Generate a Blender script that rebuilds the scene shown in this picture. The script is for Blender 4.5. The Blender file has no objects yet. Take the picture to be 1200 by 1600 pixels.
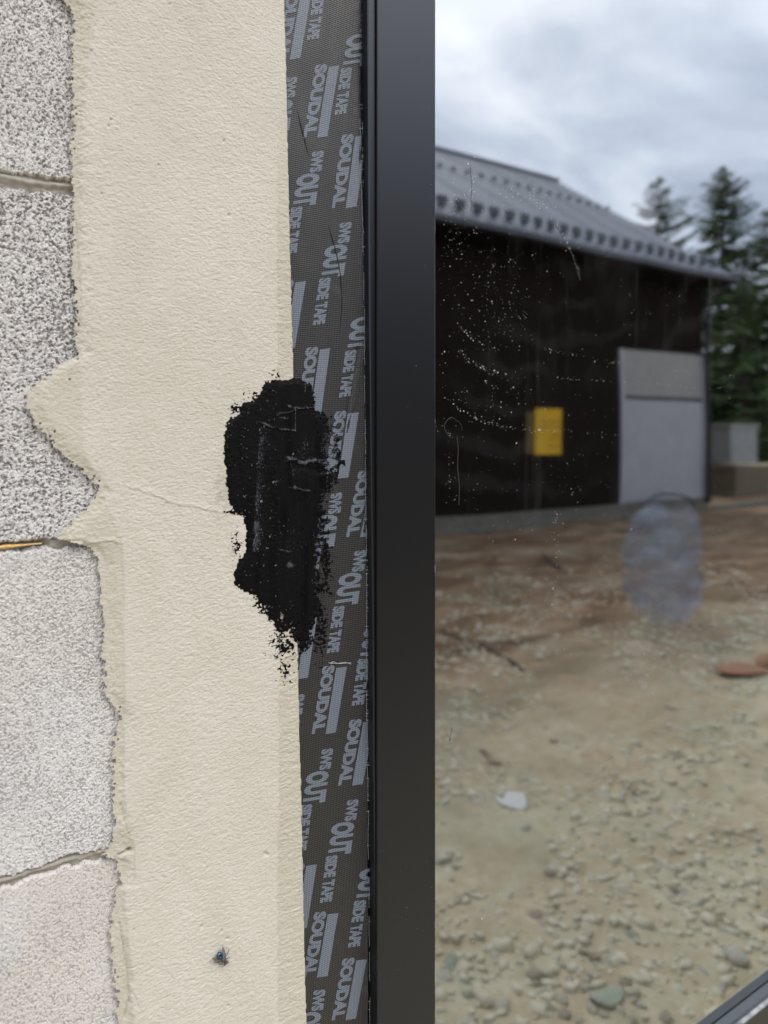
import bpy, bmesh, math, random
import numpy as np
from mathutils import Vector, Matrix
random.seed(7)
rng = np.random.default_rng(7)
S = bpy.context.scene
C = S.collection
PI = math.pi

# ------------------------------------------------------------------ camera, sky, sun, exposure
H = 1.35                      # camera height above the yard
CY = -0.48                    # camera stands 0.48 m in front of the wall (wall plane y = 0)
YAW = math.radians(34.0)
SN, CS = math.sin(YAW), math.cos(YAW)
F, CX0, HOR = 1150.0, 600.0, 680.0
cam = bpy.data.cameras.new('camera'); camo = bpy.data.objects.new('camera', cam); C.objects.link(camo)
camo.location = (0, CY, H); camo.rotation_euler = (PI/2, 0, -YAW)
cam.sensor_width = 36; cam.lens = 36*F/1600; cam.shift_y = -120/1600
cam.clip_start = 0.02; cam.clip_end = 1500
cam.dof.use_dof = True; cam.dof.focus_distance = 0.53; cam.dof.aperture_fstop = 5.8
S.camera = camo

SUN_EL, SUN_AZ = math.radians(52), math.radians(158)   # azimuth clockwise from +y
w = bpy.data.worlds.new('World'); S.world = w; w.use_nodes = True
nt = w.node_tree; nt.nodes.clear()
def N(nt, t, **k):
    n = nt.nodes.new(t)
    for a, b in k.items():
        if a.startswith('i_'): n.inputs[a[2:].replace('_', ' ')].default_value = b
        else: setattr(n, a, b)
    return n
def L(nt, a, b): nt.links.new(a, b)
sky = N(nt, 'ShaderNodeTexSky', sky_type='NISHITA', sun_disc=False, sun_elevation=SUN_EL, sun_rotation=SUN_AZ)
tc = N(nt, 'ShaderNodeTexCoord'); sep = N(nt, 'ShaderNodeSeparateXYZ'); L(nt, tc.outputs['Generated'], sep.inputs[0])
zc = N(nt, 'ShaderNodeMath', operation='MAXIMUM'); zc.inputs[1].default_value = 0.0; L(nt, sep.outputs[2], zc.inputs[0])
za = N(nt, 'ShaderNodeMath', operation='ADD'); za.inputs[1].default_value = 0.16; L(nt, zc.outputs[0], za.inputs[0])
dv = N(nt, 'ShaderNodeVectorMath', operation='DIVIDE'); cz = N(nt, 'ShaderNodeCombineXYZ')
for i in range(3): L(nt, za.outputs[0], cz.inputs[i])
L(nt, tc.outputs['Generated'], dv.inputs[0]); L(nt, cz.outputs[0], dv.inputs[1])
mp = N(nt, 'ShaderNodeMapping'); mp.inputs['Location'].default_value = (1.7, 4.2, 0); mp.inputs['Rotation'].default_value = (0, 0, .5); mp.inputs['Scale'].default_value = (.8, 1.25, 0)
L(nt, dv.outputs[0], mp.inputs[0])
n1 = N(nt, 'ShaderNodeTexNoise', i_Scale=1.25, i_Detail=7.0, i_Roughness=.52, i_Distortion=.35); L(nt, mp.outputs[0], n1.inputs['Vector'])
r1 = N(nt, 'ShaderNodeValToRGB'); L(nt, n1.outputs['Fac'], r1.inputs[0])
SKYK = 1.0
e = r1.color_ramp.elements; e[0].position = .36; e[0].color = (4.2, 4.8, 6.0, 1); e[1].position = .66; e[1].color = (12.6, 12.8, 13.2, 1)
m = r1.color_ramp.elements.new(.48); m.color = (7.0, 7.6, 8.8, 1)
mx = N(nt, 'ShaderNodeMix', data_type='RGBA'); mx.inputs[0].default_value = .93
L(nt, sky.outputs[0], mx.inputs[6]); L(nt, r1.outputs[0], mx.inputs[7])
bg = N(nt, 'ShaderNodeBackground'); bg.inputs[1].default_value = 0.125; L(nt, mx.outputs[2], bg.inputs[0])
wo = N(nt, 'ShaderNodeOutputWorld'); L(nt, bg.outputs[0], wo.inputs[0])
sun = bpy.data.lights.new('sun', 'SUN'); suno = bpy.data.objects.new('sun', sun); C.objects.link(suno)
sun.energy = 1.1; sun.angle = math.radians(24); sun.color = (1, .93, .82)
sd = Vector((math.sin(SUN_AZ)*math.cos(SUN_EL), math.cos(SUN_AZ)*math.cos(SUN_EL), math.sin(SUN_EL)))
suno.rotation_euler = sd.to_track_quat('Z', 'Y').to_euler()
S.view_settings.view_transform = 'Standard'; S.view_settings.look = 'None'; S.view_settings.gamma = 1
S.view_settings.exposure = 0.6
try: S.view_settings.use_curve_mapping = False
except Exception: pass

# ------------------------------------------------------------------ helpers
def wp(px, py, y=0.0):
    """photo pixel -> point on the vertical plane y"""
    u = (px-CX0)/F; v = (py-HOR)/F
    t = (y-CY)/(CS-u*SN)
    return (t*(SN+u*CS), y, H-v*t)
def inv(X, Z, y=0.0):
    d = X*SN+(y-CY)*CS
    u = (X*CS-(y-CY)*SN)/d
    return CX0+u*F, HOR-(Z-H)/d*F
GP = 0.004                                         # plane of the outer pane
def mirror_pt(px, py, P):
    """what the pane shows at this pixel, P metres from the camera square to the pane -> real place in the yard"""
    u = (px-CX0)/F; v = (py-HOR)/F; t = P/(CS-u*SN)
    return Vector((t*(SN+u*CS), 2*GP-(CY+P), H-v*t))
def ground_pt(px, py, z=0.0):
    u = (px-CX0)/F; v = (py-HOR)/F; t = (H-z)/v
    return Vector((t*(SN+u*CS), 2*GP-(CY+t*(CS-u*SN)), z))

def lat(seed, n=256): return np.random.default_rng(seed).random((n, n))
_L = {}
def vn(x, y, seed):
    if seed not in _L: _L[seed] = lat(seed)
    g = _L[seed]; xi = np.floor(x).astype(int); yi = np.floor(y).astype(int)
    fx = x-xi; fy = y-yi; fx = fx*fx*fx*(fx*(fx*6-15)+10); fy = fy*fy*fy*(fy*(fy*6-15)+10)
    a = g[xi & 255, yi & 255]; b = g[(xi+1) & 255, yi & 255]; c = g[xi & 255, (yi+1) & 255]; d = g[(xi+1) & 255, (yi+1) & 255]
    return (a*(1-fx)+b*fx)*(1-fy)+(c*(1-fx)+d*fx)*fy
def fbm(x, y, seed, o=4, g=.5):
    s = 0; a = 1; t = 0
    for k in range(o):
        ca, sa = math.cos(k*1.1+seed), math.sin(k*1.1+seed)
        s = s+a*vn((x*ca-y*sa)*2**k+17.3*k+1000, (x*sa+y*ca)*2**k+5.1*k+1000, seed*7+k); t += a; a *= g
    return s/t
def sst(a, b, x):
    t = np.clip((x-a)/(b-a), 0, 1); return t*t*(3-2*t)
def pts_interp(yq, pl):
    return np.interp(yq, [p[1] for p in pl], [p[0] for p in pl])

def tag(o, label=None, cat=None, group=None, kind=None):
    if label: o['label'] = label
    if cat: o['category'] = cat
    if group: o['group'] = group
    if kind: o['kind'] = kind
    return o
def empty(name, loc, label=None, cat=None, group=None, rz=0):
    o = bpy.data.objects.new(name, None); C.objects.link(o); o.location = loc; o.rotation_euler = (0, 0, rz)
    o.empty_display_size = .1
    return tag(o, label, cat, group)
def link(name, me, mat, parent=None, smooth=False):
    o = bpy.data.objects.new(name, me); C.objects.link(o)
    if mat is not None and not me.materials:
        for mm in (mat if isinstance(mat, list) else [mat]): me.materials.append(mm)
    if smooth: me.shade_smooth()
    if parent is not None:
        o.parent = parent
        o.matrix_parent_inverse = Matrix.LocRotScale(parent.location, parent.rotation_euler, parent.scale).inverted()
    return o
def bm_obj(name, bm, mat, parent=None, smooth=False):
    me = bpy.data.meshes.new(name); bm.to_mesh(me); bm.free()
    return link(name, me, mat, parent, smooth)
def np_mesh(name, V, Fq):
    me = bpy.data.meshes.new(name)
    V = np.asarray(V, dtype=np.float32); Fq = np.asarray(Fq, dtype=np.int32); k = Fq.shape[1]
    me.vertices.add(len(V)); me.vertices.foreach_set('co', V.ravel())
    me.loops.add(Fq.size); me.loops.foreach_set('vertex_index', Fq.ravel())
    me.polygons.add(len(Fq)); me.polygons.foreach_set('loop_start', np.arange(0, Fq.size, k, dtype=np.int32))
    me.update(calc_edges=True)
    return me
def hf(name, X, Y, Z, mask=None, attrs=None):
    """grid sheet; faces look towards -y. mask per vertex: faces kept where all four corners are in"""
    n, m_ = X.shape
    idx = np.arange(n*m_).reshape(n, m_)
    q = np.stack([idx[:-1, :-1], idx[:-1, 1:], idx[1:, 1:], idx[1:, :-1]], -1)
    if mask is not None:
        k = mask[:-1, :-1] & mask[:-1, 1:] & mask[1:, 1:] & mask[1:, :-1]
        q = q[k]
    q = q.reshape(-1, 4)
    used = np.unique(q); re = np.full(n*m_, -1); re[used] = np.arange(len(used))
    V = np.stack([X.ravel(), Y.ravel(), Z.ravel()], -1)[used]
    me = np_mesh(name, V, re[q])
    for k, a in (attrs or {}).items():
        at = me.attributes.new(k, 'FLOAT', 'POINT'); at.data.foreach_set('value', a.ravel()[used].astype(np.float32))
    me.shade_smooth()
    return me
def box(bm, x0, x1, y0, y1, z0, z1, bev=0):
    r = bmesh.ops.create_cube(bm, size=1, matrix=Matrix.Translation(((x0+x1)/2, (y0+y1)/2, (z0+z1)/2)) @ Matrix.Diagonal((x1-x0, y1-y0, z1-z0, 1)))
    if bev:
        es = list({e for v in r['verts'] for e in v.link_edges})
        bmesh.ops.bevel(bm, geom=es, offset=bev, segments=2, affect='EDGES', profile=.6)
    return r
def B(name, mat, parent, *a, bev=0):
    bm = bmesh.new(); box(bm, *a, bev=bev); return bm_obj(name, bm, mat, parent)
def tube(bm, pts, r, sides=6, close=True):
    pts = [Vector(p) for p in pts]; rings = []
    for i, p in enumerate(pts):
        d = (pts[min(i+1, len(pts)-1)]-pts[max(i-1, 0)]).normalized()
        a = d.orthogonal().normalized(); b = d.cross(a)
        if rings:
            a = (pa - d*pa.dot(d)).normalized(); b = d.cross(a)
        pa = a
        rr = r[i] if isinstance(r, (list, tuple)) else r
        rings.append([bm.verts.new(p+(a*math.cos(t)+b*math.sin(t))*rr) for t in [2*PI*k/sides for k in range(sides)]])
    for A, Bq in zip(rings, rings[1:]):
        for k in range(sides): bm.faces.new((A[k], A[(k+1) % sides], Bq[(k+1) % sides], Bq[k]))
    if close:
        bm.faces.new(rings[0][::-1]); bm.faces.new(rings[-1])

# ------------------------------------------------------------------ materials
def mat(name, col=(.5, .5, .5), rough=.6, spec=.5, metal=0, **k):
    m_ = bpy.data.materials.new(name); m_.use_nodes = True; nt = m_.node_tree
    b = nt.nodes['Principled BSDF']; b.inputs['Base Color'].default_value = (*col, 1); b.inputs['Roughness'].default_value = rough
    b.inputs['Specular IOR Level'].default_value = spec; b.inputs['Metallic'].default_value = metal
    return m_, nt, b
def ramp(nt, src, stops):
    r = N(nt, 'ShaderNodeValToRGB'); L(nt, src, r.inputs[0]); els = r.color_ramp.elements
    els[0].position, els[0].color = stops[0][0], (*stops[0][1], 1); els[1].position, els[1].color = stops[-1][0], (*stops[-1][1], 1)
    for p, c in stops[1:-1]: q = els.new(p); q.color = (*c, 1)
    return r.outputs[0]
def mixc(nt, fac, a, b, mode='MIX'):
    x = N(nt, 'ShaderNodeMix', data_type='RGBA', blend_type=mode)
    for i, s in ((0, fac), (6, a), (7, b)):
        if isinstance(s, (int, float)): x.inputs[i].default_value = s
        elif isinstance(s, tuple): x.inputs[i].default_value = (*s, 1)
        else: L(nt, s, x.inputs[i])
    return x.outputs[2]
def noise(nt, scale, detail=4, rough=.5, vec=None, dist=0, sc=None, ty='ShaderNodeTexNoise'):
    if vec is None: vec = N(nt, 'ShaderNodeTexCoord').outputs['Object']
    if sc:
        mp = N(nt, 'ShaderNodeMapping'); mp.inputs['Scale'].default_value = sc; L(nt, vec, mp.inputs[0]); vec = mp.outputs[0]
    n = N(nt, ty); n.inputs['Scale'].default_value = scale; L(nt, vec, n.inputs['Vector'])
    if ty == 'ShaderNodeTexNoise':
        n.inputs['Detail'].default_value = detail; n.inputs['Roughness'].default_value = rough; n.inputs['Distortion'].default_value = dist
        return n.outputs['Fac']
    return n.outputs['Distance']
def bump(nt, b, h, dist, strength=1, nrm=None):
    n = N(nt, 'ShaderNodeBump'); n.inputs['Distance'].default_value = dist; n.inputs['Strength'].default_value = strength
    L(nt, h, n.inputs['Height'])
    if nrm is not None: L(nt, nrm, n.inputs['Normal'])
    L(nt, n.outputs[0], b.inputs['Normal']); return n.outputs[0]
def attr(nt, name): return N(nt, 'ShaderNodeAttribute', attribute_name=name).outputs['Fac']
def math_(nt, op, a, b=0.0):
    n = N(nt, 'ShaderNodeMath', operation=op)
    for i, s in ((0, a), (1, b)):
        if isinstance(s, (int, float)): n.inputs[i].default_value = s
        else: L(nt, s, n.inputs[i])
    return n.outputs[0]
def simple(name, c1, c2, scale, rough=.7, bd=0, spec=.4, metal=0, sc=None):
    m_, nt, b = mat(name, c1, rough, spec, metal)
    f = noise(nt, scale, 5, .6, sc=sc)
    L(nt, ramp(nt, f, [(.3, c1), (.7, c2)]), b.inputs['Base Color'])
    if bd: bump(nt, b, f, bd)
    return m_

# block: whitish skin over grey porous aggregate, 'pit' and 'tint' painted per vertex
M = {}
m_, nt, b = mat('aggregate_block', rough=.9, spec=.2)
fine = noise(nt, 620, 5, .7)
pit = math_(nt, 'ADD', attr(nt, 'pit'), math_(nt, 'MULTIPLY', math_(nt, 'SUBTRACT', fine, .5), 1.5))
body = ramp(nt, noise(nt, 14, 4, .6), [(.35, (.72, .70, .685)), (.65, (.80, .785, .765))])
body = mixc(nt, math_(nt, 'MULTIPLY', attr(nt, 'warm'), .5), body, (.70, .63, .56))
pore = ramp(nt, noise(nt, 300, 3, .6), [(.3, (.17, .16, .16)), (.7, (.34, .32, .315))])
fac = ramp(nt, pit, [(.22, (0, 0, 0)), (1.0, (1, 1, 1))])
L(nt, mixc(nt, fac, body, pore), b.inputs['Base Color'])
bump(nt, b, math_(nt, 'SUBTRACT', 1, pit), .0009, .8); M['block'] = m_
# plaster
m_, nt, b = mat('cream_plaster', rough=.88, spec=.25)
c = ramp(nt, noise(nt, 9, 6, .68, sc=(1, 1, .6), dist=.5), [(.3, (.575, .54, .46)), (.7, (.685, .65, .575))])
c = mixc(nt, math_(nt, 'MULTIPLY', attr(nt, 'raw'), .65), c, (.50, .46, .355))
c = mixc(nt, attr(nt, 'dirt'), c, (.36, .33, .27))
c = mixc(nt, math_(nt, 'MULTIPLY', ramp(nt, noise(nt, 420, 2, .5), [(.66, (0, 0, 0)), (.8, (1, 1, 1))]), .12), c, (.38, .35, .29))
L(nt, c, b.inputs['Base Color'])
f1 = noise(nt, 520, 3, .6, sc=(.8, 1, 1.5)); bump(nt, b, f1, .0010, .75); M['plaster'] = m_
M['mortar'] = simple('grey_mortar', (.30, .28, .24), (.45, .42, .36), 260, .95, .0008, .2)
M['foam'] = simple('orange_foam', (.62, .36, .10), (.78, .55, .26), 500, .8, .0008, .3)
# tape weave: two crossed sine lattices
def weave(nt, k=2200):
    tc = N(nt, 'ShaderNodeTexCoord'); s = N(nt, 'ShaderNodeSeparateXYZ'); L(nt, tc.outputs['Object'], s.inputs[0])
    a = math_(nt, 'SINE', math_(nt, 'ADD', math_(nt, 'MULTIPLY', s.outputs[0], k*1.05), math_(nt, 'MULTIPLY', s.outputs[2], k)))
    c = math_(nt, 'SINE', math_(nt, 'SUBTRACT', math_(nt, 'MULTIPLY', s.outputs[0], k*1.05), math_(nt, 'MULTIPLY', s.outputs[2], k*.9)))
    return math_(nt, 'ADD', math_(nt, 'MULTIPLY', math_(nt, 'MULTIPLY', a, c), .5), .5)
def tape_mat(name, lo, hi, rough):
    m_, nt, b = mat(name, rough=rough, spec=.5)
    wv = weave(nt); c = ramp(nt, wv, [(.45, lo), (.95, hi)])
    wear = ramp(nt, noise(nt, 45, 6, .65), [(.60, (0, 0, 0)), (.85, (1, 1, 1))])
    c = mixc(nt, math_(nt, 'MULTIPLY', wear, .3), c, (.16, .16, .17))
    L(nt, c, b.inputs['Base Color']); bump(nt, b, wv, .0003, .6); return m_
M['tape'] = tape_mat('woven_sealing_tape', (.012, .0118, .012), (.082, .08, .082), .44)
M['print'] = tape_mat('tape_print', (.11, .128, .165), (.255, .29, .345), .50)
M['thread'] = mat('white_thread', (.5, .5, .5), .8)[0]
M['dark_thread'] = mat('black_scratch', (.008, .008, .009), .6)[0]
# bitumen
m_, nt, b = mat('black_bitumen', (.0025, .0025, .003), .65, .13)
sp = ramp(nt, math_(nt, 'ADD', noise(nt, 900, 3, .7), math_(nt, 'MULTIPLY', attr(nt, 'scuff'), .30)), [(.72, (0, 0, 0)), (.86, (1, 1, 1))])
L(nt, mixc(nt, math_(nt, 'MULTIPLY', sp, .75), (.0025, .0025, .003), (.10, .10, .125)), b.inputs['Base Color'])
br = noise(nt, 120, 4, .6, sc=(1, 1, .18))
L(nt, ramp(nt, br, [(.35, (.42,)*3), (.65, (.75,)*3)]), b.inputs['Roughness'])
bump(nt, b, math_(nt, 'ADD', noise(nt, 420, 4, .6, sc=(1, 1, .6)), br), .0006, .4); M['bitumen'] = m_
# frame
def coat(name, col, rough):
    m_, nt, b = mat(name, col, rough, .64); b.inputs['IOR'].default_value = 1.5; b.inputs['Specular Tint'].default_value = (.78, .86, 1, 1)
    f = noise(nt, 1500, 2, .5)
    L(nt, ramp(nt, f, [(.35, tuple(x*.85 for x in col)), (.7, tuple(x*1.12 for x in col))]), b.inputs['Base Color'])
    bump(nt, b, f, .00012, .35); return m_
M['frame'] = coat('anthracite_powder_coat', (.0075, .0072, .0078), .36)
M['lip'] = coat('anthracite_edge', (.008, .008, .009), .34)
M['gasket'] = mat('black_rubber', (.006, .006, .006), .55)[0]
M['spacer'] = simple('spacer_aluminium', (.30, .27, .20), (.40, .37, .29), 60, .7)
# glass: coated outer pane (strong reflection over a dark room) with dried water marks
def glass(name, k, wav, haze):
    m_ = bpy.data.materials.new(name); m_.use_nodes = True; nt = m_.node_tree; nt.nodes.clear()
    out = N(nt, 'ShaderNodeOutputMaterial')
    gl = N(nt, 'ShaderNodeBsdfGlossy'); gl.inputs['Roughness'].default_value = .024; gl.inputs['Color'].default_value = (.95, .98, 1.0, 1)
    tr = N(nt, 'ShaderNodeBsdfTransparent'); tr.inputs[0].default_value = (.62, .68, .66, 1)
    fr = N(nt, 'ShaderNodeFresnel'); fr.inputs[0].default_value = 1.5
    f = math_(nt, 'ADD', math_(nt, 'MULTIPLY', fr.outputs[0], .8), k)
    n = noise(nt, 2.2, 2, .5); bp = N(nt, 'ShaderNodeBump'); bp.inputs['Distance'].default_value = wav; L(nt, n, bp.inputs['Height']); L(nt, bp.outputs[0], gl.inputs['Normal'])
    ms = N(nt, 'ShaderNodeMixShader'); L(nt, f, ms.inputs[0]); L(nt, tr.outputs[0], ms.inputs[1]); L(nt, gl.outputs[0], ms.inputs[2])
    res = ms.outputs[0]
    if haze:
        df = N(nt, 'ShaderNodeBsdfDiffuse'); df.inputs[0].default_value = (.6, .6, .6, 1)
        sm = ramp(nt, noise(nt, 9, 6, .65, sc=(1, 1, .35), dist=.6), [(.52, (0, 0, 0)), (.85, (1, 1, 1))])
        st = ramp(nt, noise(nt, 70, 3, .6, sc=(1, 1, .06)), [(.58, (0, 0, 0)), (.85, (1, 1, 1))])
        ff = math_(nt, 'ADD', math_(nt, 'MULTIPLY', sm, .038), math_(nt, 'ADD', math_(nt, 'MULTIPLY', st, .025), .001))
        wv = N(nt, 'ShaderNodeTexWave', wave_type='RINGS', rings_direction='Y'); wm = N(nt, 'ShaderNodeMapping'); wm.inputs['Location'].default_value = (-.52, 0, -(H+.42)); L(nt, N(nt, 'ShaderNodeTexCoord').outputs['Object'], wm.inputs[0]); L(nt, wm.outputs[0], wv.inputs[0])
        wv.inputs['Scale'].default_value = 9; wv.inputs['Distortion'].default_value = 5; wv.inputs['Detail'].default_value = 4; wv.inputs['Detail Scale'].default_value = 2.5
        wi = math_(nt, 'MULTIPLY', ramp(nt, wv.outputs['Fac'], [(.45, (0, 0, 0)), (1, (1, 1, 1))]), ramp(nt, noise(nt, 5, 4, .6), [(.45, (0, 0, 0)), (.7, (1, 1, 1))]))
        ff = math_(nt, 'ADD', ff, math_(nt, 'MULTIPLY', wi, .016))
        m2 = N(nt, 'ShaderNodeMixShader'); L(nt, ff, m2.inputs[0]); L(nt, res, m2.inputs[1]); L(nt, df.outputs[0], m2.inputs[2]); res = m2.outputs[0]
    L(nt, res, out.inputs[0]); return m_
M['glass'] = glass('coated_glass', .42, .0011, True)
M['glass_in'] = glass('inner_glass', .06, .0003, False)
m_ = bpy.data.materials.new('clear_glass_body'); m_.use_nodes = True; nt = m_.node_tree; nt.nodes.clear()
t_ = N(nt, 'ShaderNodeBsdfTransparent'); o_ = N(nt, 'ShaderNodeOutputMaterial'); L(nt, t_.outputs[0], o_.inputs[0]); M['clear'] = m_
M['drop'] = mat('dried_drops', (.72, .72, .73), .4)[0]
M['room'] = mat('room_dark', (.02, .018, .017), .9)[0]

# ------------------------------------------------------------------ ground
def grad_axis(a, b, step, far, k=1.25):
    c = list(np.arange(a, b+1e-6, step)); s = step; x = c[-1]
    while x < far: s *= k; x += s; c.append(x)
    s = step; x = c[0]; l = []
    while x > -far: s *= k; x -= s; l.append(x)
    return np.array(l[::-1]+c)
gx = grad_axis(.2, 7.0, .022, 420, 1.09); gy = grad_axis(-5.0, -.02, .022, 420, 1.09)
XX, YY = np.meshgrid(gx, gy)
dist = np.hypot(XX-3, YY+2.5)
near = 1-sst(6, 12, dist)
hh = (fbm(XX*.9, YY*.9, 3, 4)-.5)*.10*(1-sst(20, 60, dist)) + near*((fbm(XX*5, YY*5, 5, 4, .5)-.5)*.06+(fbm(XX*22, YY*22, 9, 3, .6)-.5)*.010)
hh += .05*near*np.maximum(0, fbm(XX*.8+3, YY*3.4, 77, 4, .55)-.52)*4*sst(1.5, 3.5, -YY)
hh -= .035*(YY > -.15)
n_, k_ = XX.shape; idx = np.arange(n_*k_).reshape(n_, k_)
q = np.stack([idx[:-1, :-1], idx[:-1, 1:], idx[1:, 1:], idx[1:, :-1]], -1).reshape(-1, 4)
me = np_mesh('ground', np.stack([XX.ravel(), YY.ravel(), hh.ravel()], -1), q); me.shade_smooth()
def ground_z(x, y):
    i = np.clip(np.searchsorted(gy, y), 0, len(gy)-1); j = np.clip(np.searchsorted(gx, x), 0, len(gx)-1)
    return float(hh[i, j])
m_, nt, b = mat('yard_soil', rough=.95, spec=.2)
tcg = N(nt, 'ShaderNodeTexCoord').outputs['Object']; sp_ = N(nt, 'ShaderNodeSeparateXYZ'); L(nt, tcg, sp_.inputs[0])
gravel = mixc(nt, ramp(nt, noise(nt, 3.2, 7, .7, sc=(.6, 1.4, 1), dist=.6), [(.42, (0, 0, 0)), (.64, (1, 1, 1))]), ramp(nt, noise(nt, 16, 8, .75), [(.3, (.32, .255, .155)), (.5, (.45, .375, .25)), (.7, (.60, .52, .37))]), ramp(nt, noise(nt, 20, 8, .75), [(.3, (.38, .355, .24)), (.5, (.51, .48, .345)), (.7, (.66, .63, .48))]))
soil = ramp(nt, noise(nt, 2.0, 8, .68, sc=(.55, 1.6, 1), dist=.8), [(.34, (.085, .048, .025)), (.5, (.19, .118, .068)), (.68, (.36, .265, .18))])
k1 = math_(nt, 'ADD', math_(nt, 'MULTIPLY', sp_.outputs[1], -1), math_(nt, 'MULTIPLY', math_(nt, 'SUBTRACT', noise(nt, .8, 4, .6), .5), 2.6))
k1 = ramp(nt, math_(nt, 'MULTIPLY', k1, .1), [(.13, (0, 0, 0)), (.31, (1, 1, 1))])
c = mixc(nt, k1, gravel, soil)
green = ramp(nt, noise(nt, 1.6, 5, .6), [(.5, (0, 0, 0)), (.75, (1, 1, 1))])
c = mixc(nt, math_(nt, 'MULTIPLY', green, .35), c, (.33, .37, .26))
L(nt, c, b.inputs['Base Color']); bump(nt, b, noise(nt, 45, 6, .7), .009, .45); M['ground'] = m_
ground = tag(link('ground', me, m_), kind='structure')

# stones
def stone_mesh(seed, sub=1):
    bm = bmesh.new(); bmesh.ops.create_icosphere(bm, subdivisions=sub+1, radius=1)
    r = random.Random(seed); ax = (r.uniform(.7, 1.2), r.uniform(.6, 1), r.uniform(.35, .65))
    pl = [(Vector((r.gauss(0, 1), r.gauss(0, 1), r.gauss(0, 1))).normalized(), r.uniform(.45, .8)) for _ in range(10)]
    for v in bm.verts:
        for n, d in pl:
            k = v.co.dot(n)
            if k > d: v.co -= n*(k-d)*.97
        v.co = Vector((v.co.x*ax[0], v.co.y*ax[1], v.co.z*ax[2]))
    me = bpy.data.meshes.new('stone'); bm.to_mesh(me); bm.free(); me.shade_smooth(); return me
stone_mats = [simple('stone_beige', (.50, .465, .35), (.64, .61, .48), 22, .9, .004), simple('stone_grey', (.46, .45, .37), (.58, .57, .48), 22, .9, .004),
              simple('stone_green', (.34, .375, .29), (.45, .48, .38), 22, .9, .004), simple('stone_brown', (.36, .30, .22), (.48, .42, .33), 22, .9, .004)]
protos = []
for i in range(8):
    sm = stone_mesh(i); sm.materials.append(stone_mats[[0, 0, 1, 0, 2, 3, 1, 0][i]]); protos.append(sm)
for i in range(230):
    py = 1600-random.random()**1.3*560; px = random.uniform(690, 1260)
    p = ground_pt(px, py+30)
    if p.y > -.1: continue
    o = bpy.data.objects.new('stone', random.choice(protos)); C.objects.link(o); o.parent = ground
    s = random.choice([.014, .018, .022, .026, .032]) * random.uniform(.8, 1.25)
    o.location = (p.x, p.y, ground_z(p.x, p.y)-s*.16); o.scale = (s, s, s); o.rotation_euler = (random.uniform(-.3, .3), random.uniform(-.3, .3), random.uniform(0, 6.3))
# small gravel, uncountable
base = bmesh.new(); bmesh.ops.create_icosphere(base, subdivisions=1, radius=1)
bv = np.array([v.co[:] for v in base.verts]); bf = np.array([[v.index for v in f.verts] for f in base.faces]); base.free()
Vs, Fs = [], []; cnt = 0
for i in range(26000):
    x = rng.uniform(.3, 7); y = -rng.uniform(.1, 5.0)*rng.uniform(.35, 1); s = rng.choice([.006, .008, .011, .015, .021], p=[.3, .3, .22, .13, .05])*rng.uniform(.7, 1.3)
    
    if vn(np.array([x*2.2]), np.array([y*2.2]), 500)[0]*.6+vn(np.array([x*6]), np.array([y*6]), 501)[0]*.4 < .46: continue
    a = rng.uniform(0, 6.28); ca, sa = math.cos(a), math.sin(a)
    v = bv*(1+rng.uniform(-.3, .3, (12, 1)))*np.array([1.3, .85, .6])*s
    v = np.stack([v[:, 0]*ca-v[:, 1]*sa, v[:, 0]*sa+v[:, 1]*ca, v[:, 2]], -1)+np.array([x, y, ground_z(x, y)+s*.06])
    Vs.append(v); Fs.append(bf+cnt*12); cnt += 1
gm = np_mesh('gravel', np.concatenate(Vs), np.concatenate(Fs))
tag(link('gravel', gm, stone_mats[0]), 'small pale gravel scattered over the bare yard soil', 'gravel', kind='stuff')

# ------------------------------------------------------------------ house wall: blocks, joints, plaster
house = empty('house_wall', (0, 0, 0), 'pale block wall with cream plaster beside the dark window frame', 'wall')
def line_w(pl, y=0):
    w_ = [wp(a, b_, y) for a, b_ in pl]; xs = [p[0] for p in w_]; zs = [p[2] for p in w_]
    def f(x):
        sl0 = (zs[1]-zs[0])/(xs[1]-xs[0])*.5; sl1 = (zs[-1]-zs[-2])/(xs[-1]-xs[-2])*.3
        r = np.interp(x, xs, zs); r = np.where(x < xs[0], zs[0]+(np.maximum(x, xs[0]-.1)-xs[0])*sl0, r); return np.where(x > xs[-1], zs[-1]+(np.minimum(x, xs[-1]+.1)-xs[-1])*sl1, r)
    return f
J = [line_w([(0, 278), (60, 286), (108, 291)]), line_w([(0, 857), (60, 851), (140, 846)]), line_w([(0, 1384), (50, 1366), (100, 1350), (165, 1337)])]
j_up = lambda x: J[0](x)+.215; j_dn = lambda x: J[2](x)-.205
curves = [j_up, J[0], J[1], J[2], j_dn]
gap = [.0035, .0030, .0018, .0018, .003]
xs = np.concatenate([np.arange(-.60, .048, .004), np.arange(.048, .136, .0004), np.arange(.137, .166, .002)])
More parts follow.
